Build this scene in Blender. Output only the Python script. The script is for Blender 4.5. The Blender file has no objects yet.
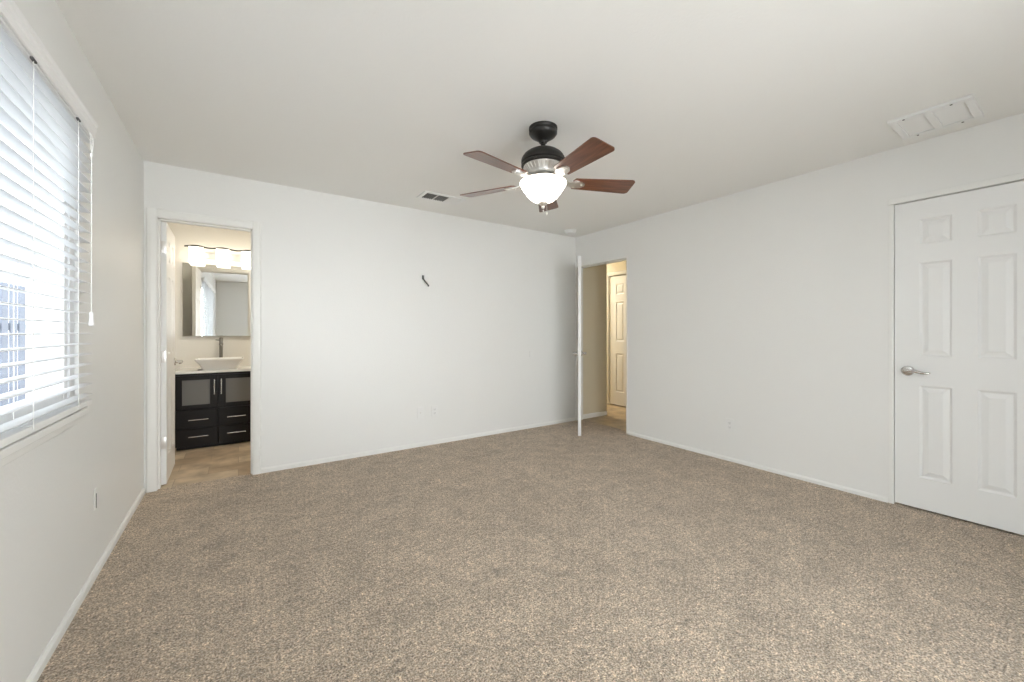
import bpy, bmesh, math, random
from mathutils import Vector, Matrix
random.seed(7)
sc = bpy.context.scene
C = sc.collection

# ---------------------------------------------------------------- camera
H = 2.44
XL, XR, YB, YR = -0.575, 3.723, 3.965, -1.2
F_PX = 402.45
cam = bpy.data.cameras.new('camera')
cam_o = bpy.data.objects.new('camera', cam); C.objects.link(cam_o)
cam.sensor_fit = 'HORIZONTAL'; cam.sensor_width = 36.0
cam.lens = F_PX / 1024 * 36.0
cam.shift_y = -(341 - 331.87) / 1024
cam.clip_start = 0.02
cam_o.location = (0, 0, 1.182)
cam_o.rotation_euler = (math.radians(90), 0, math.radians(-34.21))
sc.camera = cam_o

# ---------------------------------------------------------------- exposure, world, lights
sc.view_settings.view_transform = 'Standard'
sc.view_settings.look = 'None'
sc.view_settings.gamma = 1.0
sc.view_settings.use_curve_mapping = False
sc.view_settings.exposure = 0.25
sc.cycles.max_bounces = 14
sc.cycles.diffuse_bounces = 8
sc.cycles.transparent_max_bounces = 16
sc.cycles.caustics_reflective = False
sc.cycles.caustics_refractive = False
sc.cycles.sample_clamp_indirect = 6.0

w = bpy.data.worlds.new('overcast_sky'); sc.world = w; w.use_nodes = True
nt = w.node_tree; nt.nodes.clear()
wo = nt.nodes.new('ShaderNodeOutputWorld'); bg = nt.nodes.new('ShaderNodeBackground')
tc = nt.nodes.new('ShaderNodeTexCoord'); sx = nt.nodes.new('ShaderNodeSeparateXYZ')
rmp = nt.nodes.new('ShaderNodeValToRGB')
rmp.color_ramp.elements[0].position = 0.0; rmp.color_ramp.elements[0].color = (0.985, 0.985, 1.0, 1)
rmp.color_ramp.elements[1].position = 1.0; rmp.color_ramp.elements[1].color = (0.90, 0.95, 1.0, 1)
nt.links.new(tc.outputs['Generated'], sx.inputs[0]); nt.links.new(sx.outputs['Z'], rmp.inputs[0])
nt.links.new(rmp.outputs[0], bg.inputs['Color']); nt.links.new(bg.outputs[0], wo.inputs[0])
neg = nt.nodes.new('ShaderNodeMath'); neg.operation = 'MULTIPLY'; neg.inputs[1].default_value = -1.0
nt.links.new(sx.outputs['Y'], neg.inputs[0])
sg = nt.nodes.new('ShaderNodeMapRange'); sg.interpolation_type = 'SMOOTHSTEP'      # brighter half of the sky lies on the -Y side
sg.inputs[1].default_value = 0.35; sg.inputs[2].default_value = 0.97; sg.inputs[3].default_value = 3.3; sg.inputs[4].default_value = 10.0
nt.links.new(neg.outputs[0], sg.inputs[0]); nt.links.new(sg.outputs[0], bg.inputs['Strength'])

def area(name, loc, rot, sxx, syy, power, color=(1, 1, 1), portal=False):
    l = bpy.data.lights.new(name, 'AREA'); l.shape = 'RECTANGLE'; l.size = sxx; l.size_y = syy
    l.energy = power; l.color = color
    if portal: l.cycles.is_portal = True
    o = bpy.data.objects.new(name, l); C.objects.link(o); o.location = loc; o.rotation_euler = rot
    return o
R90 = math.radians(90)
area('hall_ceiling_lamp', (4.66, 5.35, 2.40), (0, 0, 0), 0.35, 0.35, 28, (1.0, 0.95, 0.86))
area('bathroom_fill_lamp', (0.45, 4.75, 2.42), (0, 0, 0), 0.3, 0.3, 10, (1.0, 0.91, 0.77))  # unseen fill lamp added to brighten the bathroom

# ---------------------------------------------------------------- materials
def mat(name, col, rough=0.5, metal=0.0, spec=0.5, bump=None, emit=None, var=None):
    m = bpy.data.materials.new(name); m.use_nodes = True
    n = m.node_tree.nodes; L = m.node_tree.links; b = n['Principled BSDF']
    b.inputs['Base Color'].default_value = (*col, 1); b.inputs['Roughness'].default_value = rough
    b.inputs['Metallic'].default_value = metal; b.inputs['Specular IOR Level'].default_value = spec
    t = n.new('ShaderNodeTexCoord')
    if var:                                   # (scale, amount)
        z = n.new('ShaderNodeTexNoise'); z.inputs['Scale'].default_value = var[0]; z.inputs['Detail'].default_value = 4
        L.new(t.outputs['Object'], z.inputs['Vector'])
        r = n.new('ShaderNodeMapRange'); r.inputs[3].default_value = 1 - var[1]; r.inputs[4].default_value = 1 + var[1]
        L.new(z.outputs[0], r.inputs[0])
        mx = n.new('ShaderNodeMix'); mx.data_type = 'RGBA'; mx.blend_type = 'MULTIPLY'; mx.inputs[0].default_value = 1
        mx.inputs[6].default_value = (*col, 1); L.new(r.outputs[0], mx.inputs[7]); L.new(mx.outputs[2], b.inputs['Base Color'])
    if bump:                                  # (scale, strength, distance)
        z = n.new('ShaderNodeTexNoise'); z.inputs['Scale'].default_value = bump[0]; z.inputs['Detail'].default_value = 3
        L.new(t.outputs['Object'], z.inputs['Vector'])
        bp = n.new('ShaderNodeBump'); bp.inputs['Strength'].default_value = bump[1]; bp.inputs['Distance'].default_value = bump[2]
        L.new(z.outputs[0], bp.inputs['Height']); L.new(bp.outputs[0], b.inputs['Normal'])
    if emit:
        b.inputs['Emission Color'].default_value = (*emit[0], 1); b.inputs['Emission Strength'].default_value = emit[1]
    return m

M = {}
M['wall'] = mat('white_wall_paint', (0.80, 0.80, 0.785), 0.42, spec=0.35, bump=(90, 0.22, 0.004), var=(1.5, 0.01))
M['ceiling'] = mat('ceiling_paint', (0.83, 0.825, 0.805), 0.7, spec=0.25, bump=(70, 0.25, 0.004), var=(1.2, 0.012))
M['trim'] = mat('white_trim_paint', (0.82, 0.82, 0.80), 0.35, spec=0.4, var=(4, 0.01))
M['door'] = mat('white_door_paint', (0.82, 0.825, 0.82), 0.38, spec=0.4, bump=(40, 0.04, 0.002))
M['bath_wall'] = mat('cream_bathroom_paint', (0.80, 0.78, 0.73), 0.5, bump=(90, 0.15, 0.003))
M['hall_wall'] = mat('beige_hall_paint', (0.70, 0.64, 0.50), 0.5, bump=(90, 0.15, 0.003))
M['blind'] = mat('white_blind_vinyl', (0.86, 0.86, 0.86), 0.35, var=(6, 0.01))
M['cord'] = mat('white_cord', (0.82, 0.82, 0.80), 0.7, var=(30, 0.05))
M['plastic'] = mat('white_plastic', (0.80, 0.80, 0.79), 0.3, var=(8, 0.01))
M['vinyl'] = mat('white_window_vinyl', (0.80, 0.81, 0.82), 0.35, var=(5, 0.01))
M['grey'] = mat('dark_grey_and_slot_shade', (0.10, 0.10, 0.10), 0.6, var=(40, 0.05))  # dark clips and screws; also slot and duct shade put into colour
M['bronze'] = mat('dark_bronze', (0.022, 0.020, 0.018), 0.42, 0.3, bump=(120, 0.05, 0.001))
M['bracket'] = mat('grey_bracket_metal', (0.13, 0.13, 0.125), 0.45, 0.4, var=(60, 0.1))
M['nickel'] = mat('brushed_nickel', (0.76, 0.74, 0.71), 0.36, 1.0, bump=(150, 0.03, 0.001))
M['chrome'] = mat('satin_chrome', (0.62, 0.61, 0.60), 0.22, 1.0, bump=(150, 0.02, 0.001))
M['espresso'] = mat('espresso_lacquer', (0.008, 0.0065, 0.0065), 0.35, spec=0.25, var=(12, 0.1))
M['frost'] = mat('frosted_glass_panel', (0.15, 0.145, 0.135), 0.35, var=(10, 0.03))
M['ceramic'] = mat('white_ceramic', (0.86, 0.86, 0.85), 0.12, var=(5, 0.005))
M['counter'] = mat('white_counter', (0.84, 0.84, 0.82), 0.2, var=(5, 0.01))
M['mirror'] = mat('mirror_silver', (0.90, 0.91, 0.90), 0.01, 1.0)
M['mirror_edge_louvre_shade'] = mat('mirror_edge_louvre_shade', (0.25, 0.25, 0.24), 0.4, var=(20, 0.05))
M['bowl'] = mat('lit_frosted_bowl', (0.9, 0.88, 0.84), 0.35, emit=((1.0, 0.93, 0.82), 7.0), var=(6, 0.01))
M['shade'] = mat('lit_cube_shade', (0.9, 0.88, 0.84), 0.35, emit=((1.0, 0.90, 0.74), 3.0), var=(6, 0.01))
M['fence'] = mat('pale_blue_grey_fence', (0.15, 0.17, 0.215), 0.7, var=(3, 0.08))
M['gravel'] = mat('pale_concrete_ground', (0.50, 0.50, 0.49), 0.9, bump=(30, 0.3, 0.01), var=(4, 0.1))

def m_glass():
    m = bpy.data.materials.new('window_glass'); m.use_nodes = True
    n = m.node_tree.nodes; L = m.node_tree.links; n.remove(n['Principled BSDF'])
    t = n.new('ShaderNodeBsdfTransparent'); t.inputs[0].default_value = (0.95, 0.97, 0.97, 1)
    g = n.new('ShaderNodeBsdfGlossy'); g.inputs['Roughness'].default_value = 0.02
    x = n.new('ShaderNodeMixShader'); x.inputs[0].default_value = 0.04; L.new(t.outputs[0], x.inputs[1]); L.new(g.outputs[0], x.inputs[2])
    L.new(x.outputs[0], n['Material Output'].inputs[0]); return m
M['glass'] = m_glass()

def m_slat():
    m = mat('white_slat_vinyl', (0.88, 0.88, 0.88), 0.35, var=(6, 0.01))
    n = m.node_tree.nodes; L = m.node_tree.links; b = n['Principled BSDF']
    t = n.new('ShaderNodeBsdfTranslucent'); t.inputs[0].default_value = (0.9, 0.92, 0.95, 1)
    x = n.new('ShaderNodeMixShader'); x.inputs[0].default_value = 0.33
    L.new(b.outputs[0], x.inputs[1]); L.new(t.outputs[0], x.inputs[2]); L.new(x.outputs[0], n['Material Output'].inputs[0])
    return m
M['slat'] = m_slat()

def m_carpet():
    m = bpy.data.materials.new('beige_frieze_carpet'); m.use_nodes = True
    n = m.node_tree.nodes; L = m.node_tree.links; b = n['Principled BSDF']
    b.inputs['Roughness'].default_value = 1.0; b.inputs['Specular IOR Level'].default_value = 0.05
    b.inputs['Sheen Weight'].default_value = 0.25; b.inputs['Sheen Roughness'].default_value = 0.6
    t = n.new('ShaderNodeTexCoord')
    def noise(s, d, rough=0.6):
        z = n.new('ShaderNodeTexNoise'); z.inputs['Scale'].default_value = s; z.inputs['Detail'].default_value = d
        z.inputs['Roughness'].default_value = rough; L.new(t.outputs['Object'], z.inputs['Vector']); return z.outputs[0]
    fine = noise(150, 2, 0.7); mid = noise(62, 3, 0.75); big = noise(1.6, 4, 0.65); patch = noise(7.0, 5, 0.62); clump = noise(30, 3, 0.7)
    cr = n.new('ShaderNodeValToRGB'); e = cr.color_ramp.elements
    e[0].position = 0.32; e[0].color = (0.13, 0.088, 0.056, 1)
    e[1].position = 0.68; e[1].color = (0.92, 0.80, 0.65, 1)
    k = e.new(0.5); k.color = (0.53, 0.415, 0.305, 1)
    L.new(fine, cr.inputs[0])
    def mul(a, fac, lo, hi):
        r = n.new('ShaderNodeMapRange'); r.inputs[1].default_value = 0.3; r.inputs[2].default_value = 0.7
        r.inputs[3].default_value = lo; r.inputs[4].default_value = hi; L.new(fac, r.inputs[0])
        x = n.new('ShaderNodeMix'); x.data_type = 'RGBA'; x.blend_type = 'MULTIPLY'; x.inputs[0].default_value = 1
        L.new(a, x.inputs[6]); L.new(r.outputs[0], x.inputs[7]); return x.outputs[2]
    c = mul(cr.outputs[0], mid, 0.50, 1.44); c = mul(c, clump, 0.74, 1.22); c = mul(c, big, 0.92, 1.08); c = mul(c, patch, 0.80, 1.18)
    L.new(c, b.inputs['Base Color'])
    add = n.new('ShaderNodeMath'); add.operation = 'MULTIPLY_ADD'; add.inputs[1].default_value = 0.6
    L.new(mid, add.inputs[0]); L.new(fine, add.inputs[2])
    bp = n.new('ShaderNodeBump'); bp.inputs['Strength'].default_value = 0.9; bp.inputs['Distance'].default_value = 0.012
    L.new(add.outputs[0], bp.inputs['Height']); L.new(bp.outputs[0], b.inputs['Normal'])
    return m
M['carpet'] = m_carpet()

def m_tile(name, c0, c1, grout, sx_, sy_, rot):
    m = bpy.data.materials.new(name); m.use_nodes = True
    n = m.node_tree.nodes; L = m.node_tree.links; b = n['Principled BSDF']; b.inputs['Roughness'].default_value = 0.32
    t = n.new('ShaderNodeTexCoord'); mp = n.new('ShaderNodeMapping'); mp.inputs['Rotation'].default_value = (0, 0, rot)
    L.new(t.outputs['Object'], mp.inputs[0])
    br = n.new('ShaderNodeTexBrick'); br.inputs['Scale'].default_value = 1; br.inputs['Brick Width'].default_value = sx_
    br.inputs['Row Height'].default_value = sy_; br.inputs['Mortar Size'].default_value = 0.003; br.offset = 0.5
    br.inputs['Color1'].default_value = (*c0, 1); br.inputs['Color2'].default_value = (*c1, 1); br.inputs['Mortar'].default_value = (*grout, 1)
    L.new(mp.outputs[0], br.inputs['Vector'])
    z = n.new('ShaderNodeTexNoise'); z.inputs['Scale'].default_value = 7; z.inputs['Detail'].default_value = 6
    L.new(mp.outputs[0], z.inputs['Vector'])
    r = n.new('ShaderNodeMapRange'); r.inputs[1].default_value = 0.3; r.inputs[2].default_value = 0.7; r.inputs[3].default_value = 0.72; r.inputs[4].default_value = 1.25
    L.new(z.outputs[0], r.inputs[0])
    x = n.new('ShaderNodeMix'); x.data_type = 'RGBA'; x.blend_type = 'MULTIPLY'; x.inputs[0].default_value = 1
    L.new(br.outputs[0], x.inputs[6]); L.new(r.outputs[0], x.inputs[7]); L.new(x.outputs[2], b.inputs['Base Color'])
    return m
M['bath_tile'] = m_tile('tan_stone_tile', (0.46, 0.35, 0.24), (0.66, 0.55, 0.41), (0.40, 0.31, 0.22), 0.42, 0.21, 0.0)
M['hall_tile'] = m_tile('tan_hall_tile', (0.36, 0.26, 0.15), (0.44, 0.34, 0.21), (0.25, 0.18, 0.11), 0.45, 0.45, 0.0)

def m_wood():
    m = bpy.data.materials.new('cherry_blade_wood'); m.use_nodes = True
    n = m.node_tree.nodes; L = m.node_tree.links; b = n['Principled BSDF']
    b.inputs['Roughness'].default_value = 0.28; b.inputs['Coat Weight'].default_value = 0.5; b.inputs['Coat Roughness'].default_value = 0.25
    t = n.new('ShaderNodeTexCoord'); mp = n.new('ShaderNodeMapping'); mp.inputs['Scale'].default_value = (2.5, 26, 26)
    L.new(t.outputs['Object'], mp.inputs[0])
    z = n.new('ShaderNodeTexNoise'); z.inputs['Scale'].default_value = 2.2; z.inputs['Detail'].default_value = 5; z.inputs['Distortion'].default_value = 0.4
    L.new(mp.outputs[0], z.inputs['Vector'])
    cr = n.new('ShaderNodeValToRGB'); e = cr.color_ramp.elements
    e[0].position = 0.3; e[0].color = (0.070, 0.022, 0.011, 1); e[1].position = 0.72; e[1].color = (0.21, 0.075, 0.035, 1)
    L.new(z.outputs[0], cr.inputs[0]); L.new(cr.outputs[0], b.inputs['Base Color']); return m
M['wood'] = m_wood()

# ---------------------------------------------------------------- mesh helpers
class MB:
    def __init__(s): s.bm = bmesh.new()
    def _bev(s, vs, w, seg):
        if w > 0:
            es = list({e for v in vs for e in v.link_edges})
            bmesh.ops.bevel(s.bm, geom=es, offset=w, segments=seg, profile=0.6, affect='EDGES')
    def box(s, x0, x1, y0, y1, z0, z1, bev=0.0, seg=2, M_=None):
        mt = Matrix.Translation(((x0 + x1) / 2, (y0 + y1) / 2, (z0 + z1) / 2)) @ Matrix.Diagonal((abs(x1 - x0), abs(y1 - y0), abs(z1 - z0), 1))
        if M_ is not None: mt = M_ @ mt
        r = bmesh.ops.create_cube(s.bm, size=1, matrix=mt)
        s._bev(r['verts'], bev, seg); return s
    def rings(s, rings, cap0=True, cap1=True, close=True):
        vv = [[s.bm.verts.new(p) for p in r] for r in rings]; n = len(vv[0])
        for a, b in zip(vv, vv[1:]):
            for i in range(n if close else n - 1):
                j = (i + 1) % n
                try: s.bm.faces.new((a[i], a[j], b[j], b[i]))
                except ValueError: pass
        if cap0: s.bm.faces.new(list(reversed(vv[0])))
        if cap1: s.bm.faces.new(vv[-1])
        return s
    def lathe(s, prof, c=(0, 0, 0), seg=40, axis='z', cap0=True, cap1=True):
        R = []
        for r, h in prof:
            ring = []
            for k in range(seg):
                a = 2 * math.pi * k / seg; u, v = r * math.cos(a), r * math.sin(a)
                p = {'z': (u, v, h), 'x': (h, u, v), 'y': (u, h, v)}[axis]
                ring.append(Vector(p) + Vector(c))
            R.append(ring)
        return s.rings(R, cap0, cap1)
    def tube(s, pts, r, seg=10):
        pts = [Vector(p) for p in pts]; rr = r if isinstance(r, (list, tuple)) else [r] * len(pts); R = []; up = None
        for i, p in enumerate(pts):
            d = (pts[min(i + 1, len(pts) - 1)] - pts[max(i - 1, 0)]).normalized()
            if up is None: up = d.orthogonal().normalized()
            up = (up - d * up.dot(d)).normalized(); q = d.cross(up)
            R.append([p + (up * math.cos(2 * math.pi * k / seg) + q * math.sin(2 * math.pi * k / seg)) * rr[i] for k in range(seg)])
        return s.rings(R)
    def prism(s, prof, a0, a1, axis):          # profile in the two other axes (cyclic order), extruded along axis
        def pt(u, v, t): return {'x': (t, u, v), 'y': (u, t, v), 'z': (u, v, t)}[axis]
        return s.rings([[pt(u, v, a0) for u, v in prof], [pt(u, v, a1) for u, v in prof]])
    def build(s, name, m, parent=None, smooth=False, loc=None, rot=None):
        bmesh.ops.recalc_face_normals(s.bm, faces=s.bm.faces)
        me = bpy.data.meshes.new(name); s.bm.to_mesh(me); s.bm.free()
        me.materials.append(m)
        if smooth:
            me.polygons.foreach_set('use_smooth', [True] * len(me.polygons))
            me.set_sharp_from_angle(angle=math.radians(38))
        o = bpy.data.objects.new(name, me); C.objects.link(o)
        if parent: o.parent = parent
        if loc: o.location = loc
        if rot: o.rotation_euler = rot
        return o

def tag(o, label=None, cat=None, group=None, kind=None):
    for k, v in (('label', label), ('category', cat), ('group', group), ('kind', kind)):
        if v: o[k] = v
    return o
def empty(name, loc=(0, 0, 0), rz=0.0):
    o = bpy.data.objects.new(name, None); C.objects.link(o); o.location = loc; o.rotation_euler = (0, 0, rz); o.empty_display_size = 0.1
    return o
def copy_tree(o, parent=None):
    c = o.copy(); C.objects.link(c)
    if parent: c.parent = parent
    for ch in [x for x in bpy.data.objects if x.parent == o]: copy_tree(ch, c)
    return c

# ---------------------------------------------------------------- room shell
S = 'structure'
WY0, WY1, WZ0, WZ1 = -0.25, 2.50, 0.85, 2.09         # left window opening
tag(MB().box(XL - 0.17, XR + 0.115, YR - 0.15, YB + 0.03, -0.12, 0.0).build('floor', M['carpet']), 'beige frieze carpet covering the whole bedroom floor', 'carpet', kind=S)
tag(MB().box(XL - 0.17, 5.2, YR - 0.15, YB + 0.115, H, H + 0.12).build('ceiling', M['ceiling']), 'white painted bedroom ceiling around the fan', 'ceiling', kind=S)
b = MB()
b.box(XL - 0.15, XL, YR - 0.15, WY0, 0, H); b.box(XL - 0.15, XL, WY1, YB + 0.115, 0, H)
b.box(XL - 0.15, XL, WY0, WY1, 0, WZ0); b.box(XL - 0.15, XL, WY0, WY1, WZ1, H)
tag(b.build('wall_left', M['wall']), 'white wall that holds the window with the blind', 'wall', kind=S)
BX0, BX1, BZ = -0.499, 0.096, 2.034                   # bathroom door opening
J = 0.019
b = MB()
b.box(XL, BX0 - J, YB, YB + 0.115, 0, H); b.box(BX1 + J, XR + 0.115, YB, YB + 0.115, 0, H); b.box(BX0 - J, BX1 + J, YB, YB + 0.115, BZ + J, H)
tag(b.build('wall_back', M['wall']), 'long white wall with the bathroom doorway at one end', 'wall', kind=S)
HY0, HY1, HZ = 3.114, 3.945, 2.041                    # hall door opening
CY0, CY1, CZ = 0.160, 0.812, 2.056                    # closet door opening
b = MB()
b.box(XR, XR + 0.115, YR - 0.15, CY0 - J, 0, H); b.box(XR, XR + 0.115, CY0 - J, CY1 + J, CZ + J, H)
b.box(XR, XR + 0.115, CY1 + J, HY0 - J, 0, H); b.box(XR, XR + 0.115, HY0 - J, HY1 + J, HZ + J, H); b.box(XR, XR + 0.115, HY1 + J, YB, 0, H)
b.box(XR + 0.115, XR + 0.14, CY0 - 0.1, CY1 + 0.1, 0, CZ + 0.1)  # unseen backing added behind the closet door to block light
tag(b.build('wall_right', M['wall']), 'long white wall with the hall doorway and the closed closet door', 'wall', kind=S)
PX0, PX1, PZ = 0.25, 2.15, 2.12  # unseen rear opening, added so sky light evenly fills the room
b = MB()
b.box(XL, PX0, YR - 0.15, YR, 0, H); b.box(PX1, XR, YR - 0.15, YR, 0, H); b.box(PX0, PX1, YR - 0.15, YR, PZ, H)
tag(b.build('wall_rear', M['wall']), 'white wall opposite the bathroom doorway', 'wall', kind=S)
f = MB()
for x0, x1 in ((PX0, PX0 + 0.06), ((PX0 + PX1) / 2 - 0.04, (PX0 + PX1) / 2 + 0.04), (PX1 - 0.06, PX1)): f.box(x0, x1, YR - 0.12, YR - 0.05, 0, PZ, 0.004)
f.box(PX0 + 0.06, PX1 - 0.06, YR - 0.12, YR - 0.05, PZ - 0.06, PZ); f.box(PX0 + 0.06, PX1 - 0.06, YR - 0.12, YR - 0.05, 0, 0.06)
pf = tag(f.build('added_rear_window', M['vinyl']), 'added full height white framed glazed opening in the unseen rear wall to let light in', 'window', kind=S)
MB().box(PX0 + 0.06, PX1 - 0.06, YR - 0.09, YR - 0.085, 0.06, PZ - 0.06).build('pane', M['glass'], pf)

def baseboard(name, label, x0, x1, y0, y1, side, h=0.042, t=0.012, m=None):
    p = {'+x': [(x0, 0), (x0 + t, 0), (x0 + t, h - 0.012), (x0 + 0.004, h), (x0, h)], '-x': [(x1, 0), (x1, h), (x1 - 0.004, h), (x1 - t, h - 0.012), (x1 - t, 0)],
         '-y': [(y1, 0), (y1, h), (y1 - 0.004, h), (y1 - t, h - 0.012), (y1 - t, 0)]}[side]
    o = MB()
    o.prism(p, *((y0, y1, 'y') if side in ('+x', '-x') else (x0, x1, 'x')))
    return tag(o.build(name, m or M['trim']), label, 'baseboard', kind=S)
baseboard('baseboard_left', 'white baseboard under the window wall', XL, XL, YR, YB - 0.02, '+x')
baseboard('baseboard_back', 'white baseboard along the long wall beside the bathroom doorway', BX1 + 0.061, XR, YB, YB, '-y')
baseboard('baseboard_right', 'low white baseboard between hall doorway and closet door', XR, XR, CY1 + 0.03, HY0 - 0.025, '-x', 0.034)

# bathroom doorway casing and jamb
def casing_prof(w_=0.058, t=0.016):  # (across, out)
    return [(0, 0), (0, t * 0.5), (0.006, t * 0.62), (w_ * 0.55, t), (w_ - 0.008, t), (w_, t * 0.6), (w_, 0)]
b = MB()
for yy, sgn in ((YB, -1), (YB + 0.115, 1)):
    pr = casing_prof()
    R5 = 0.004
    b.prism([(BX1 + R5 + u, yy + sgn * v) for u, v in pr], 0, BZ + R5 + 0.058, 'z')
    b.prism([(BX0 - R5 - u, yy + sgn * v) for u, v in pr], 0, BZ + R5 + 0.058, 'z')
    b.prism([(yy + sgn * v, BZ + R5 + u) for u, v in pr], BX0 - R5, BX1 + R5, 'x')
b.box(BX0 - J, BX0, YB - 0.001, YB + 0.116, 0, BZ + J); b.box(BX1, BX1 + J, YB - 0.001, YB + 0.116, 0, BZ + J); b.box(BX0, BX1, YB - 0.001, YB + 0.116, BZ, BZ + J)
b.box(BX1 - 0.011, BX1, YB + 0.03, YB + 0.075, 0, BZ); b.box(BX0, BX0 + 0.011, YB + 0.03, YB + 0.075, 0, BZ); b.box(BX0, BX1, YB + 0.03, YB + 0.075, BZ - 0.011, BZ)
tag(b.build('trim_1', M['trim']), 'white moulded casing around the bathroom doorway', 'door casing', kind=S)
# hall doorway lining
b = MB()
b.box(XR - 0.004, XR + 0.119, HY0 - J, HY0, 0, HZ + J, 0.002); b.box(XR - 0.004, XR + 0.119, HY1, HY1 + J, 0, HZ + J, 0.002); b.box(XR - 0.004, XR + 0.119, HY0, HY1, HZ, HZ + J, 0.002)
b.box(XR + 0.04, XR + 0.085, HY0, HY0 + 0.011, 0, HZ); b.box(XR + 0.04, XR + 0.085, HY0 + 0.011, HY1 - 0.011, HZ - 0.011, HZ); b.box(XR + 0.04, XR + 0.085, HY1 - 0.011, HY1, 0, HZ)
tag(b.build('trim_2', M['trim']), 'slim white lining of the hall doorway', 'door lining', kind=S)
# closet casing
b = MB()
b.box(XR - 0.016, XR, CY0 - 0.04, CY1 + 0.026, CZ, CZ + 0.038, 0.004)
b.box(XR - 0.005, XR, CY1 + 0.003, CY1 + 0.024, 0, CZ, 0.002)
b.box(XR, XR + 0.115, CY1, CY1 + J, 0, CZ + J); b.box(XR, XR + 0.115, CY0 - J, CY0, 0, CZ + J); b.box(XR, XR + 0.115, CY0, CY1, CZ + 0.001, CZ + J)
tag(b.build('trim_3', M['trim']), 'thin white head trim over the closed closet door', 'door casing', kind=S)

# ---------------------------------------------------------------- six panel doors
def leaf_mesh(wd, ht, th, st=None):
    """local: x 0..wd from the hinge, y -th/2..th/2, z 0..ht"""
    st = st or wd * 0.187; ms = wd * 0.165; pw = (wd - 2 * st - ms) / 2; k = ht / 2.04; d = 0.009; y1 = th / 2; yc = y1 - d
    rows = [(0.205 * k, 0.815 * k), (1.008 * k, 1.628 * k), (1.748 * k, 1.915 * k)]
    cols = [(st, st + pw), (st + pw + ms, wd - st)]
    b = MB(); b.box(0.0005, wd - 0.0005, -yc, yc, 0.0005, ht - 0.0005)
    for s in (-1, 1):
        a, c = sorted((s * yc, s * y1))
        b.box(0, st, a, c, 0, ht); b.box(wd - st, wd, a, c, 0, ht)
        zs = [0] + [z for r in rows for z in r] + [ht]
        for z0, z1 in zip(zs[0::2], zs[1::2]): b.box(st, wd - st, a, c, z0, z1)
        for z0, z1 in rows:
            b.box(cols[0][1], cols[1][0], a, c, z0, z1)
            for x0, x1 in cols:                   # sticking slope down, then the raised field
                def ring(i, y): return [(x0 + i, s * y, z0 + i), (x1 - i, s * y, z0 + i), (x1 - i, s * y, z1 - i), (x0 + i, s * y, z1 - i)]
                b.rings([ring(0, y1 - 0.0008), ring(0.011, yc + 0.0004)], False, False)
                b.rings([ring(0.017, yc - 0.002), ring(0.019, yc + 0.001), ring(0.042, y1 - 0.0012)], False, True)
    return b
def lever(parent, x, z, th, side, toward):
    """rose and lever on the face y = side*th/2, lever pointing along x*toward"""
    s = side; y0 = s * th / 2
    b = MB()
    b.lathe([(0.033, y0), (0.033, y0 + s * 0.006), (0.029, y0 + s * 0.011), (0.014, y0 + s * 0.014), (0.0115, y0 + s * 0.05), (0.013, y0 + s * 0.056), (0.001, y0 + s * 0.062)], (x, 0, z), 28, 'y')
    yy = y0 + s * 0.05; t = toward
    b.tube([(x - t * 0.006, yy, z), (x + t * 0.02, yy, z + 0.004), (x + t * 0.045, yy + s * 0.003, z + 0.002), (x + t * 0.072, yy + s * 0.002, z - 0.006), (x + t * 0.096, yy - s * 0.004, z - 0.008), (x + t * 0.113, yy - s * 0.012, z - 0.003)],
           [0.010, 0.0105, 0.0095, 0.009, 0.0085, 0.006], 12)
    return tag(b.build('lever_handle', M['chrome'], parent, True), 'satin chrome lever handle')
def hinges(parent, zs, th, yside, jamb=True):
    for z in zs:
        b = MB(); b.box(-0.0025, 0.0005, -th / 2 + 0.003, th / 2 - 0.001, z - 0.045, z + 0.045, 0.0008)
        for i in range(5): b.lathe([(0.0065, z - 0.045 + i * 0.018), (0.0065, z - 0.0285 + i * 0.018)], (-0.004, yside * (th / 2 + 0.005), 0), 12)
        tag(b.build('hinge', M['nickel'], parent, True), 'brushed nickel hinge')
def door(name, loc, rz, wd, ht, th, label, handles, hz=None, yside=1, zh=0.92):
    e = empty(name, loc, rz); tag(e, label, 'door', kind=S)
    leaf_mesh(wd, ht, th).build('door_leaf', M['door'], e)
    for s in handles: lever(e, wd - 0.065, zh, th, s, -1)
    b = MB(); b.box(wd - 0.0005, wd + 0.0015, -0.0125, 0.0125, zh - 0.028, zh + 0.028, 0.0006)
    b.box(wd + 0.0005, wd + 0.009, -0.006, 0.006, zh - 0.009, zh + 0.009, 0.001)
    tag(b.build('latch', M['nickel'], e), 'nickel latch plate')
    if hz: hinges(e, hz, th, yside)
    return e
TH = 0.035
# bathroom door: swung into the bathroom, hinge edge towards the room
door('door_1', (-0.4735, YB + 0.082, 0.012), math.radians(90.9), 0.590, 2.012, TH, 'white six panel door standing open into the bathroom', (-1, 1), (0.32, 0.98, 1.82), 1, 0.91)
# hall door: swung into the bedroom, edge on
ang = math.atan2(-0.7225, -0.691)
door('door_2', (3.727, 3.894, 0.012), ang, 0.80, 2.025, TH, 'white door swung open into the bedroom at the hall doorway', (-1, 1), (0.25, 1.02, 1.80), -1, 0.925)
# closet door, closed; hinge at the far side of its lever
door('door_3', (XR + 0.012 + TH / 2, CY0 + 0.003, 0.012), R90, CY1 - CY0 - 0.006, CZ - 0.016, TH, 'closed white six panel closet door with a satin lever', (1,), None, 1, 0.908)

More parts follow.
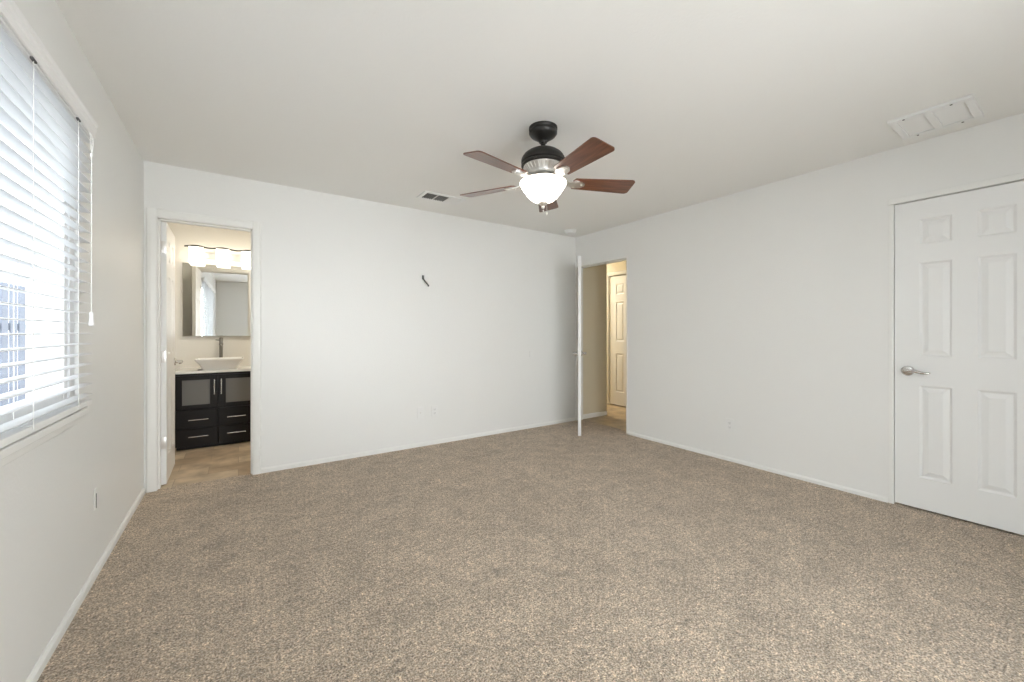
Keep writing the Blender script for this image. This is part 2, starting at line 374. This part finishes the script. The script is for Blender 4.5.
# ---------------------------------------------------------------- window with blind
g = MB(); fx0, fx1 = XL - 0.085, XL - 0.010
for y0, y1 in ((WY0, WY0 + 0.06), (WY1 - 0.06, WY1)): g.box(fx0, fx1, y0, y1, WZ0, WZ1, 0.003)
g.box(fx0, fx1, WY0 + 0.06, WY1 - 0.06, WZ1 - 0.045, WZ1, 0.003); g.box(fx0, fx1, WY0 + 0.06, WY1 - 0.06, WZ0, WZ0 + 0.05, 0.003)
wn = tag(g.build('window_1', M['vinyl']), 'wide white sliding window behind the horizontal blind', 'window', kind=S)
ym = (WY0 + WY1) / 2 + 0.0
for nm, y0, y1, x0, x1 in (('sash', ym - 0.03, WY1 - 0.06, fx0 + 0.036, fx1 - 0.006), ('sash', WY0 + 0.06, ym + 0.03, fx0 + 0.002, fx0 + 0.032)):
    s = MB(); z0, z1 = WZ0 + 0.05, WZ1 - 0.045
    s.box(x0, x1, y0, y0 + 0.045, z0, z1, 0.002); s.box(x0, x1, y1 - 0.045, y1, z0, z1, 0.002); s.box(x0, x1, y0 + 0.045, y1 - 0.045, z0, z0 + 0.045, 0.002); s.box(x0, x1, y0 + 0.045, y1 - 0.045, z1 - 0.045, z1, 0.002)
    so = s.build(nm, M['vinyl'], wn)
    xm = (x0 + x1) / 2
    MB().box(xm - 0.002, xm + 0.002, y0 + 0.045, y1 - 0.045, z0 + 0.045, z1 - 0.045).build('pane', M['glass'], so)
b = MB()
b.box(XL - 0.0, XL + 0.034, WY0 - 0.02, WY1 + 0.012, WZ0 - 0.024, WZ0 + 0.004, 0.005)
b.box(XL, XL + 0.014, WY0 - 0.01, WY1 - 0.03, WZ0 - 0.058, WZ0 - 0.024, 0.004)
tag(b.build('window_sill', M['trim']), 'white window sill ledge below the bottom rail of the blind', 'window sill', kind=S)

bl = tag(empty('window_blind', (XL + 0.022, 0, 0)), 'white horizontal slat blind covering the wide bedroom window', 'blind')
SY0, SY1, SX = WY0 - 0.02, WY1 + 0.022, 0.0     # local x = 0 at slat centre
zt, zb = 2.045, 0.875
n = 26; pitch = (zt - 0.02 - zb) / n
def slat_mesh():
    b = MB(); k = 6; W = 0.020; R = []
    for i in range(k + 1):
        u = -W + 2 * W * i / k; R.append((u, 0.0028 * (1 - (u / W) ** 2)))
    prof = R + [(u, v - 0.0026) for u, v in reversed(R)]
    b.prism(prof, SY0, SY1, 'y'); return b
proto = None
for i in range(n):
    z = zb + (i + 0.8) * pitch
    if proto is None: proto = slat_mesh().build('slat', M['slat'], bl, True); o = proto
    else: o = proto.copy(); C.objects.link(o); o.parent = bl
    o.location = (0, 0, z); o.rotation_euler = (0, math.radians(4 + random.uniform(-1.5, 1.5)), 0)
MB().box(-0.018, 0.018, SY0, SY1, zb - 0.012, zb + 0.012, 0.004).build('bottom_rail', M['blind'], bl)
MB().box(-0.018, 0.014, SY0 + 0.004, SY1 - 0.004, zt - 0.006, zt + 0.045, 0.002).build('headrail', M['blind'], bl)
vp = [(0.018, 0.003), (0.022, 0.005), (0.022, 0.030), (0.026, 0.036), (0.026, 0.052), (0.031, 0.060), (0.031, 0.068), (0.016, 0.068), (0.016, 0.003)]
b = MB(); b.prism([(u, zt + v) for u, v in vp], SY0 - 0.02, SY1 + 0.026, 'y')
b.box(-0.020, 0.017, SY1 + 0.014, SY1 + 0.026, zt + 0.003, zt + 0.064, 0.001); b.box(-0.020, 0.017, SY0 - 0.02, SY0 - 0.008, zt + 0.003, zt + 0.064, 0.001)
b.build('valance', M['blind'], bl)
lad = []
for y in (SY1 - 0.20, SY1 - 0.63, SY1 - 1.35, SY0 + 0.75, SY0 + 0.2):
    c = MB()
    for dx in (-0.0205, 0.0205): c.tube([(dx, y, zb), (dx, y, zt)], 0.0013, 6)
    c.box(-0.021, 0.021, y - 0.001, y + 0.001, zb + 0.012, zb + 0.014)
    c.build('ladder_cord', M['cord'], bl)
    MB().box(0.0165, 0.024, y - 0.016, y + 0.016, zt - 0.012, zt - 0.005, 0.001).build('valance_clip', M['grey'], bl)
c = MB(); yc = SY1 - 0.09
c.tube([(0.030, yc - 0.01, zt - 0.01), (0.034, yc - 0.006, zt - 0.06), (0.034, yc, zt - 0.10), (0.034, yc, 1.265)], 0.0016, 8)
c.tube([(0.030, yc + 0.012, zt - 0.01), (0.036, yc + 0.020, zt - 0.05), (0.035, yc + 0.012, zt - 0.085), (0.034, yc, zt - 0.105)], 0.0016, 8)
c.lathe([(0.002, zt - 0.10), (0.005, zt - 0.104), (0.005, zt - 0.112), (0.002, zt - 0.118)], (0.034, yc, 0), 10)
lc = c.build('lift_cord', M['cord'], bl, True)
MB().lathe([(0.003, 1.268), (0.008, 1.262), (0.0075, 1.250), (0.0065, 1.245), (0.0075, 1.232), (0.0095, 1.218), (0.0095, 1.210), (0.004, 1.207)], (0.034, yc, 0), 16).build('tassel', M['plastic'], lc, True)

# outdoors beyond the window
tag(MB().box(-12, XL - 0.17, -8, 14, -0.3, -0.15).build('ground', M['gravel']), 'pale ground outside the window', 'ground', kind=S)
b = MB(); y = -1.5
while y < 11.5:
    b.box(-2.35, -2.33, y, y + 0.17, -0.15, 1.78, 0.003); y += 0.24
b.box(-2.38, -2.35, -1.5, 11.5, 0.2, 0.29); b.box(-2.38, -2.35, -1.5, 11.5, 1.2, 1.29)
tag(b.build('garden_fence', M['fence']), 'pale blue grey board fence seen through the blind slats', 'fence')

# ---------------------------------------------------------------- ceiling fan
FX, FY = 1.556, 1.947
fan = tag(empty('ceiling_fan', (FX, FY, H)), 'dark bronze ceiling fan with five cherry wood blades and a lit bowl', 'ceiling fan')
MB().lathe([(0.088, 0), (0.088, -0.012), (0.084, -0.018), (0.086, -0.024), (0.086, -0.036), (0.076, -0.050), (0.052, -0.066), (0.034, -0.078), (0.026, -0.086), (0.024, -0.092)], seg=48).build('canopy', M['bronze'], fan, True)
MB().lathe([(0.0135, -0.08), (0.0135, -0.118), (0.022, -0.122), (0.026, -0.130), (0.026, -0.140)], seg=24).build('downrod', M['bronze'], fan, True)
MB().lathe([(0.028, -0.134), (0.058, -0.138), (0.094, -0.150), (0.118, -0.168), (0.130, -0.186), (0.135, -0.198), (0.135, -0.216), (0.130, -0.219), (0.130, -0.224), (0.135, -0.227), (0.135, -0.236), (0.122, -0.240)], seg=56).build('motor_housing', M['bronze'], fan, True)
b = MB(); b.lathe([(0.122, -0.236), (0.118, -0.246), (0.096, -0.272), (0.092, -0.286), (0.10, -0.290), (0.10, -0.300), (0.06, -0.304)], seg=56)
for k in range(30):
    a = 2 * math.pi * k / 30; Rm = Matrix.Rotation(a, 4, 'Z') @ Matrix.Translation((0.111, 0, -0.259)) @ Matrix.Rotation(math.radians(-50), 4, 'Y')
    b.box(-0.017, 0.017, -0.0035, 0.0035, -0.003, 0.003, 0.001, 1, Rm)
tag(b.build('vent_band', M['nickel'], fan, True), 'ribbed nickel vent band')
BZ_ = -0.332
def blade_parts(ang):
    r0, r1 = 0.185, 0.578; Nn = 14; prof = []
    hw = lambda t: 0.054 + 0.020 * t
    up, lo = [], []
    cr = 0.022
    def edge(sg):
        p = [(r0 + 0.012 * (0 if False else 1), sg * (hw(0) - 0.0))]
        p += [(r0 + (r1 - r0 - cr) * t, sg * hw(t)) for t in (0.1, 0.3, 0.5, 0.7, 0.9, 1.0)]
        for q in (30, 60, 90):
            a = math.radians(q); p.append((r1 - cr + cr * math.sin(a), sg * (hw(1) - cr + cr * math.cos(a))))
        return p
    pts = [(r0, -0.03)] + edge(-1) + list(reversed(edge(1))) + [(r0, 0.03)]
    b = MB(); b.rings([[(x, y, -0.003) for x, y in pts], [(x, y, 0.003) for x, y in pts]])
    bo = b.build('blade', M['wood'], fan)
    bo.location = (0, 0, BZ_); bo.rotation_euler = (math.radians(-12), 0, ang)
    bo.rotation_mode = 'XYZ'
    i = MB()
    i.rings([[(x, sg * y, z) for x, y, z, sg in ()] or [(0.085, -0.016, 0.030), (0.085, 0.016, 0.030), (0.085, 0.016, 0.040), (0.085, -0.016, 0.040)],
             [(0.125, -0.013, 0.016), (0.125, 0.013, 0.016), (0.125, 0.013, 0.025), (0.125, -0.013, 0.025)],
             [(0.165, -0.020, -0.010), (0.165, 0.020, -0.010), (0.165, 0.020, -0.003), (0.165, -0.020, -0.003)],
             [(0.20, -0.036, -0.011), (0.20, 0.036, -0.011), (0.20, 0.036, -0.003), (0.20, -0.036, -0.003)],
             [(0.245, -0.028, -0.010), (0.245, 0.028, -0.010), (0.245, 0.028, -0.003), (0.245, -0.028, -0.003)],
             [(0.265, -0.010, -0.009), (0.265, 0.010, -0.009), (0.265, 0.010, -0.003), (0.265, -0.010, -0.003)]])
    for x, y in ((0.205, 0.022), (0.205, -0.022), (0.245, 0)): i.lathe([(0.006, -0.009), (0.006, -0.013), (0.002, -0.0145)], (x, y, 0), 10)
    tag(i.build('blade_iron', M['nickel'], bo, True), 'nickel blade bracket')
for k in range(5): blade_parts(math.radians(47 + 72 * k))
MB().lathe([(0.062, -0.296), (0.070, -0.302), (0.074, -0.310), (0.060, -0.315), (0.056, -0.322), (0.120, -0.327), (0.142, -0.331), (0.146, -0.337), (0.138, -0.341), (0.05, -0.342)], seg=56).build('light_fitter', M['nickel'], fan, True)
MB().lathe([(0.132, -0.333), (0.143, -0.341), (0.142, -0.348), (0.134, -0.364), (0.120, -0.386), (0.104, -0.408), (0.088, -0.428), (0.066, -0.446), (0.040, -0.456), (0.010, -0.459)], seg=64).build('glass_bowl', M['bowl'], fan, True)
MB().lathe([(0.008, -0.452), (0.026, -0.457), (0.029, -0.463), (0.026, -0.470), (0.015, -0.477), (0.010, -0.484), (0.012, -0.490), (0.006, -0.497), (0.001, -0.498)], seg=28).build('finial', M['nickel'], fan, True)
for sg, ln in ((-1, 0.515), (1, 0.525)):
    b = MB(); b.tube([(sg * 0.012, -0.02, -0.47), (sg * 0.014, -0.02, -ln)], 0.0012, 6)
    b.lathe([(0.001, -ln), (0.0035, -ln - 0.003), (0.0035, -ln - 0.012), (0.001, -ln - 0.015)], (sg * 0.014, -0.02, 0), 10)
    b.build('pull_chain', M['nickel'], fan, True)

# ---------------------------------------------------------------- ceiling vents and detector
v = tag(empty('supply_vent', (1.578, 3.500, H)), 'small white ceiling vent with louvre shade painted grey near the back wall', 'ceiling vent')
a, c_ = 0.205, 0.103
b = MB()
for x0, x1, y0, y1 in ((-a, a, -c_, -c_ + 0.03), (-a, a, c_ - 0.03, c_), (-a, -a + 0.035, -c_ + 0.03, c_ - 0.03), (a - 0.035, a, -c_ + 0.03, c_ - 0.03), (-0.066, -0.056, -c_ + 0.03, c_ - 0.03), (0.048, 0.058, -c_ + 0.03, c_ - 0.03)):
    b.box(x0, x1, y0, y1, -0.008, 0, 0.002)
b.build('frame', M['plastic'], v)
MB().box(-a + 0.02, a - 0.02, -c_ + 0.02, c_ - 0.02, -0.0015, -0.0004).build('duct_shade', M['grey'], v)  # flat dark sheet stands in for the shade inside the duct
for x0, x1, tilt, nn in ((-a + 0.035, -0.066, 62, 6), (-0.056, 0.048, 62, 6), (0.058, a - 0.035, -12, 9)):
    L_ = 2 * c_ - 0.06
    for k in range(nn):
        if tilt > 0:
            xx = x0 + (x1 - x0) * (k + 0.5) / nn
            Rm = Matrix.Translation((xx, 0, -0.006)) @ Matrix.Rotation(math.radians(80), 4, 'Y')
            q = MB(); q.box(-0.004, 0.004, -L_ / 2, L_ / 2, -0.0006, 0.0006, 0, 1, Rm); q.build('louvre', M['mirror_edge_louvre_shade'], v)  # grey colour stands in for shade on these angled white louvres
        else:
            yy = -L_ / 2 + L_ * (k + 0.5) / nn
            Rm = Matrix.Translation(((x0 + x1) / 2, yy, -0.006)) @ Matrix.Rotation(math.radians(tilt), 4, 'X')
            q = MB(); q.box(-(x1 - x0) / 2, (x1 - x0) / 2, -0.009, 0.009, -0.0006, 0.0006, 0, 1, Rm); q.build('louvre', M['plastic'], v)

v = tag(empty('return_vent', (3.385, 0.560, H)), 'large white ceiling grille in two sections above the closet door', 'ceiling vent')
b = MB(); a, c_ = 0.180, 0.170
for x0, x1, y0, y1 in ((-a, -a + 0.04, -c_, c_), (a - 0.04, a, -c_, c_), (-a + 0.04, a - 0.04, -c_, -c_ + 0.035), (-a + 0.04, a - 0.04, c_ - 0.035, c_), (-a + 0.04, a - 0.04, -0.012, 0.022)):
    b.box(x0, x1, y0, y1, -0.016, 0, 0.003)
b.build('frame', M['plastic'], v)
for y0, y1 in ((-c_ + 0.035, -0.012), (0.022, c_ - 0.035)):
    b = MB(); b.box(-a + 0.04, a - 0.04, y0, y1, -0.003, -0.0004)
    for k in range(12):
        xx = -a + 0.04 + (2 * a - 0.08) * (k + 0.5) / 12
        Rm = Matrix.Translation((xx, (y0 + y1) / 2, -0.006)) @ Matrix.Rotation(math.radians(18), 4, 'Y')
        b.box(-0.011, 0.011, -(y1 - y0) / 2, (y1 - y0) / 2, -0.0006, 0.0006, 0, 1, Rm)
    b.build('louvre_panel', M['plastic'], v)
for x in (-a + 0.018, a - 0.018):
    for y in (-0.09, 0.10): MB().lathe([(0.006, -0.0155), (0.005, -0.0185), (0.001, -0.019)], (x, y, 0), 12).build('screw', M['grey'], v)

v = tag(empty('smoke_detector', (3.41, 3.72, H)), 'round white smoke detector on the ceiling corner above the hall door', 'smoke detector')
MB().lathe([(0.076, 0), (0.076, -0.014), (0.070, -0.018)], seg=40).build('base', M['plastic'], v, True)
MB().lathe([(0.068, -0.017), (0.065, -0.034), (0.054, -0.044), (0.020, -0.048), (0.001, -0.048)], seg=40).build('cover', M['plastic'], v, True)

# ---------------------------------------------------------------- wall plates and bracket
def outlet(name, loc, rz, label, kind='outlet', group=None, w_=0.070, h_=0.114):
    """front faces local -y"""
    e = tag(empty(name, loc, rz), label, kind, group)
    MB().box(-w_ / 2, w_ / 2, -0.006, 0, -h_ / 2, h_ / 2, 0.003).build('cover_plate', M['plastic'], e)
    if kind == 'outlet':
        for z in (-0.020, 0.020):
            s = MB().box(-0.0165, 0.0165, -0.0085, -0.005, z - 0.014, z + 0.014, 0.0015).build('socket', M['plastic'], e)
            q = MB(); q.box(-0.008, -0.0055, -0.0088, -0.008, z - 0.003, z + 0.006); q.box(0.0055, 0.008, -0.0088, -0.008, z - 0.003, z + 0.006); q.lathe([(0.0024, -0.0088), (0.0024, -0.008)], (0, 0, z - 0.008), 10, 'y')
            q.build('slot', M['grey'], s)
    elif kind == 'cable outlet':
        MB().lathe([(0.007, -0.006), (0.006, -0.010), (0.0045, -0.010), (0.0045, -0.016)], (0, 0, 0), 14, 'y').build('jack', M['nickel'], e, True)
    else:
        for z in (-0.03, 0.03): MB().lathe([(0.003, -0.006), (0.002, -0.0075)], (0, 0, z), 10, 'y').build('screw', M['plastic'], e)
    return e
outlet('cable_plate', (1.552, YB, 0.350), 0, 'white cable plate low on the back wall, nearer the bathroom doorway', 'cable outlet')
outlet('power_outlet', (1.708, YB, 0.348), 0, 'white power outlet low on the back wall beside the cable plate')
outlet('power_outlet', (XR, 1.925, 0.330), -R90, 'white power outlet low on the wall between hall doorway and closet')
e = tag(empty('cable_slot', (XL, 2.755, 0.372), R90), 'narrow painted cable plate with a dark slot low on the window wall', 'cable plate')
MB().box(-0.020, 0.020, -0.003, 0, -0.050, 0.050, 0.0015).build('cover_plate', M['wall'], e)
MB().box(-0.004, 0.004, -0.0045, -0.002, -0.046, 0.024, 0.0005).build('slot', M['grey'], e)
outlet('blank_plate', (2.98, YB, 0.912), 0, 'small blank white plate at mid height on the back wall', 'wall plate', None, 0.05, 0.08)

e = tag(empty('wall_bracket', (1.600, YB, 1.72)), 'small dark metal bracket screwed to the middle of the back wall', 'bracket')
MB().box(-0.010, 0.050, -0.004, 0, -0.025, 0.048, 0.0015).build('mounting_plate', M['plastic'], e)
b = MB(); b.box(-0.030, -0.014, -0.022, 0, 0.004, 0.046, 0.003)
b.tube([(-0.020, -0.016, 0.01), (-0.012, -0.034, -0.016), (0.004, -0.046, -0.038), (0.018, -0.054, -0.058)], [0.007, 0.007, 0.0065, 0.006], 10)
b.build('arm', M['bracket'], e, True)
b = MB(); b.lathe([(0.007, -0.052), (0.009, -0.062), (0.006, -0.070), (0.001, -0.072)], (0.018, -0.054, 0), 14)
b.build('end_cap', M['grey'], e, True)
b = MB(); b.tube([(0.010, -0.004, -0.010), (0.014, -0.032, -0.030), (0.017, -0.046, -0.044)], 0.004, 8); b.build('brace', M['nickel'], e, True)

# ---------------------------------------------------------------- bathroom
BYB = 5.600; BL, BR = -0.70, 1.35; BY0 = YB + 0.115
tag(MB().box(BL - 0.1, BR + 0.1, YB + 0.03, BYB + 0.1, -0.12, -0.002).build('floor_bathroom', M['bath_tile']), 'tan stone tile floor of the bathroom', 'floor', kind=S)
tag(MB().box(BL - 0.1, BR + 0.1, BY0, BYB + 0.1, H, H + 0.1).build('ceiling_bathroom', M['ceiling']), 'white bathroom ceiling', 'ceiling', kind=S)
tag(MB().box(BL - 0.1, BR + 0.1, BYB, BYB + 0.1, 0, H).build('wall_bathroom_back', M['bath_wall']), 'cream bathroom wall behind the vanity and mirror', 'wall', kind=S)
tag(MB().box(BL - 0.1, BL, BY0, BYB, 0, H).build('wall_bathroom_left', M['bath_wall']), 'cream bathroom side wall behind the open door', 'wall', kind=S)
tag(MB().box(BR, BR + 0.1, BY0, BYB, 0, H).build('wall_bathroom_right', M['bath_wall']), 'cream bathroom side wall past the vanity', 'wall', kind=S)

VX0, VX1, VY, VT = -0.520, 0.172, 5.140, 0.766
va = tag(empty('vanity_cabinet', ((VX0 + VX1) / 2, VY, -0.002)), 'espresso vanity cabinet with frosted glass doors and steel pulls', 'vanity cabinet')
hw = (VX1 - VX0) / 2
b = MB(); b.box(-hw, hw, 0.018, BYB - VY - 0.002, 0.035, VT, 0.002); b.box(-hw + 0.01, hw - 0.01, 0.05, BYB - VY - 0.01, 0, 0.035); b.build('body', M['espresso'], va)
def pull(parent, pts_a, pts_b):
    a_, b_ = Vector(pts_a), Vector(pts_b); d = (b_ - a_).normalized(); o = Vector((0, -0.028, 0)); q = MB()
    q.tube([a_ + o, b_ + o], 0.0055, 10)
    for p in (a_ + d * 0.018, b_ - d * 0.018): q.tube([p, p + o], 0.0042, 8)
    return tag(q.build('pull_handle', M['chrome'], parent, True), 'steel bar pull')
g_ = 0.003
for sg in (-1, 1):
    x0, x1 = sorted((sg * g_ / 2, sg * (hw - 0.0))); fr = 0.055; z0, z1 = 0.405, VT - 0.022
    xa, xb = x0 + (0.064 if sg > 0 else 0.058), x1 - (0.064 if sg < 0 else 0.058)
    q = MB(); q.box(x0, xa, 0, 0.018, z0, z1, 0.001); q.box(xb, x1, 0, 0.018, z0, z1, 0.001); q.box(xa, xb, 0, 0.018, z0, z0 + 0.045, 0.001); q.box(xa, xb, 0, 0.018, z1 - 0.045, z1, 0.001)
    d = q.build('cabinet_door', M['espresso'], va)
    tag(MB().box(xa, xb, 0.008, 0.013, z0 + 0.045, z1 - 0.045).build('glass_panel', M['frost'], d), 'grey frosted glass panel')
    pull(d, (sg * 0.029, 0, 0.545), (sg * 0.029, 0, 0.702))
    for z0, z1 in ((0.215, 0.400), (0.040, 0.210)):
        dr = MB().box(x0, x1, 0, 0.018, z0, z1, 0.002).build('drawer', M['espresso'], va)
        xc = sg * 0.158; zc = 0.302 if z0 > 0.1 else 0.134
        pull(dr, (xc - 0.080, 0, zc), (xc + 0.080, 0, zc))
tag(MB().box(VX0 - 0.012, VX1 + 0.012, VY - 0.016, BYB, VT - 0.002, VT + 0.024, 0.003).build('countertop', M['counter']), 'white countertop lying on the espresso vanity', 'countertop')
CT = VT + 0.024
sk = tag(empty('vessel_sink', (-0.158, 5.255, CT)), 'white rectangular vessel sink on the vanity countertop', 'sink')
b = MB()
def rr(hx, hy, z, r, k=5):
    out = []
    for cx_, cy_, a0 in ((hx - r, hy - r, 0), (-hx + r, hy - r, 90), (-hx + r, -hy + r, 180), (hx - r, -hy + r, 270)):
        for i in range(k + 1):
            a_ = math.radians(a0 + 90 * i / k); out.append((cx_ + r * math.cos(a_), cy_ + r * math.sin(a_), z))
    return out
b.rings([rr(0.135, 0.100, 0, 0.02), rr(0.142, 0.106, 0.006, 0.022), rr(0.176, 0.130, 0.066, 0.022), rr(0.203, 0.148, 0.100, 0.020), rr(0.207, 0.151, 0.108, 0.018), rr(0.206, 0.150, 0.114, 0.018), rr(0.198, 0.142, 0.114, 0.018), rr(0.190, 0.135, 0.104, 0.018), rr(0.150, 0.105, 0.045, 0.03), rr(0.12, 0.085, 0.026, 0.03)])
b.build('basin', M['ceramic'], sk, True)
MB().lathe([(0.022, 0.027), (0.020, 0.030), (0.004, 0.031)], seg=20).build('drain', M['nickel'], sk, True)
fa = tag(empty('faucet', (-0.160, 5.545, CT)), 'tall nickel vessel faucet standing behind the basin', 'faucet')
M['dark_nickel'] = mat('dark_nickel', (0.30, 0.29, 0.27), 0.3, 1.0, bump=(150, 0.02, 0.001))
MB().lathe([(0.027, 0), (0.027, 0.008), (0.018, 0.014), (0.0165, 0.030), (0.0165, 0.245), (0.020, 0.250), (0.020, 0.262), (0.0165, 0.266), (0.0165, 0.325), (0.012, 0.331), (0.001, 0.332)], seg=24).build('body', M['dark_nickel'], fa, True)
MB().tube([(0, -0.010, 0.235), (0, -0.05, 0.248), (0, -0.10, 0.246), (0, -0.125, 0.232)], [0.011, 0.011, 0.010, 0.010], 12).build('spout', M['dark_nickel'], fa, True)
MB().tube([(-0.012, 0, 0.300), (-0.05, -0.004, 0.303)], [0.006, 0.0045], 10).build('lever', M['dark_nickel'], fa, True)
st = tag(empty('drain_stopper', (-0.325, 5.185, CT)), 'small dark metal stopper lying on the countertop beside the basin', 'stopper')
MB().lathe([(0.022, 0), (0.022, 0.004), (0.016, 0.008), (0.006, 0.010)], seg=24).build('cap', M['bronze'], st, True)
MB().lathe([(0.005, 0.010), (0.004, 0.016), (0.007, 0.019), (0.001, 0.021)], seg=14).build('knob', M['nickel'], st, True)

mr = tag(empty('wall_mirror', (-0.185, BYB - 0.022, 1.532), math.radians(-0.5)), 'frameless rectangular mirror on the bathroom wall over the sink', 'mirror')
MB().box(-0.311, 0.311, -0.004, 0.014, -0.397, 0.397, 0.001).build('backing', M['mirror_edge_louvre_shade'], mr)
b = MB()
def mring(i, y): return [(-0.310 + i, y, -0.396 + i), (0.310 - i, y, -0.396 + i), (0.310 - i, y, 0.396 - i), (-0.310 + i, y, 0.396 - i)]
b.rings([mring(0, -0.0042), mring(0, -0.007), mring(0.002, -0.008)])
b.build('mirror_glass', M['mirror'], mr)

vl = tag(empty('vanity_light', (-0.140, BYB, 2.012)), 'wavy bronze light bar with three glowing cube shades over the mirror', 'wall light')
MB().box(-0.30, 0.30, -0.018, 0, -0.02, 0.05, 0.004).build('backplate', M['nickel'], vl)
R = []
for i in range(49):
    x = -0.335 + 0.67 * i / 48; z = 0.092 + 0.008 * math.cos(2 * math.pi * x / 0.235); R.append([(x, -0.112, z - 0.006), (x, -0.088, z - 0.006), (x, -0.088, z + 0.006), (x, -0.112, z + 0.006)])
MB().rings(R).build('light_bar', M['bronze'], vl, True)
for x in (-0.235, 0.0, 0.235):
    MB().tube([(x, -0.016, 0.02), (x, -0.02, 0.075), (x, -0.06, 0.088), (x, -0.10, 0.090)], 0.006, 8).build('arm', M['nickel'], vl, True)
    b = MB(); b.box(x - 0.062, x + 0.062, -0.162, -0.038, -0.095, 0.078, 0.006)
    b.build('glass_shade', M['shade'], vl)

# ---------------------------------------------------------------- hall
HX0 = XR + 0.115
tag(MB().box(HX0 - 0.06, 5.2, 1.6, 6.3, -0.12, -0.003).build('floor_hall', M['hall_tile']), 'tan tiled hall floor beyond the bedroom doorway', 'floor', kind=S)
tag(MB().box(HX0, 5.2, YB + 0.115, 6.3, H, H + 0.12).build('ceiling_hall', M['ceiling']), 'hall ceiling', 'ceiling', kind=S)
tag(MB().box(HX0, 4.334, 3.978, 6.3, -0.003, H).build('wall_hall_near', M['hall_wall']), 'beige hall wall just inside the doorway', 'wall', kind=S)
HDX = 5.005; DY0, DY1, DZ = 3.83, 4.545, 2.085
b = MB(); b.box(HDX, HDX + 0.12, 1.6, DY0 - J, -0.003, H); b.box(HDX, HDX + 0.12, DY1 + J, 6.3, -0.003, H); b.box(HDX, HDX + 0.12, DY0 - J, DY1 + J, DZ + J, H); b.box(HDX + 0.12, HDX + 0.15, DY0 - 0.1, DY1 + 0.1, 0, DZ + 0.1)
tag(b.build('wall_hall_far', M['hall_wall']), 'beige hall wall that holds the white hall door', 'wall', kind=S)
tag(MB().box(HX0, HDX, 6.2, 6.3, -0.003, H).build('wall_hall_end', M['hall_wall']), 'beige wall closing the hall', 'wall', kind=S)
tag(MB().box(HX0, HDX, 1.6, 1.7, -0.003, H).build('wall_hall_rear', M['hall_wall']), 'beige wall closing the other end of the hall', 'wall', kind=S)
b = MB(); pr = casing_prof()
b.prism([(HDX - v_, DY1 + 0.004 + u) for u, v_ in pr], 0, DZ + 0.062, 'z'); b.prism([(HDX - v_, DY0 - 0.004 - u) for u, v_ in pr], 0, DZ + 0.062, 'z')
b.prism([(HDX - v_, DZ + 0.004 + u) for u, v_ in pr], DY0 - 0.004, DY1 + 0.004, 'y')
b.box(HDX, HDX + 0.115, DY1, DY1 + J, 0, DZ + J); b.box(HDX, HDX + 0.115, DY0 - J, DY0, 0, DZ + J)
tag(b.build('trim_4', M['trim']), 'white casing around the door across the hall', 'door casing', kind=S)
door('door_4', (HDX + 0.03, DY1 - 0.004, 0.012), -R90, DY1 - DY0 - 0.008, 2.065, TH, 'white six panel door across the hall', (-1,), None, 1, 0.92)
baseboard('baseboard_hall', 'cream baseboard along the near hall wall', HX0 + 0.005, 4.334, 3.978, 3.978, '-y', 0.06)
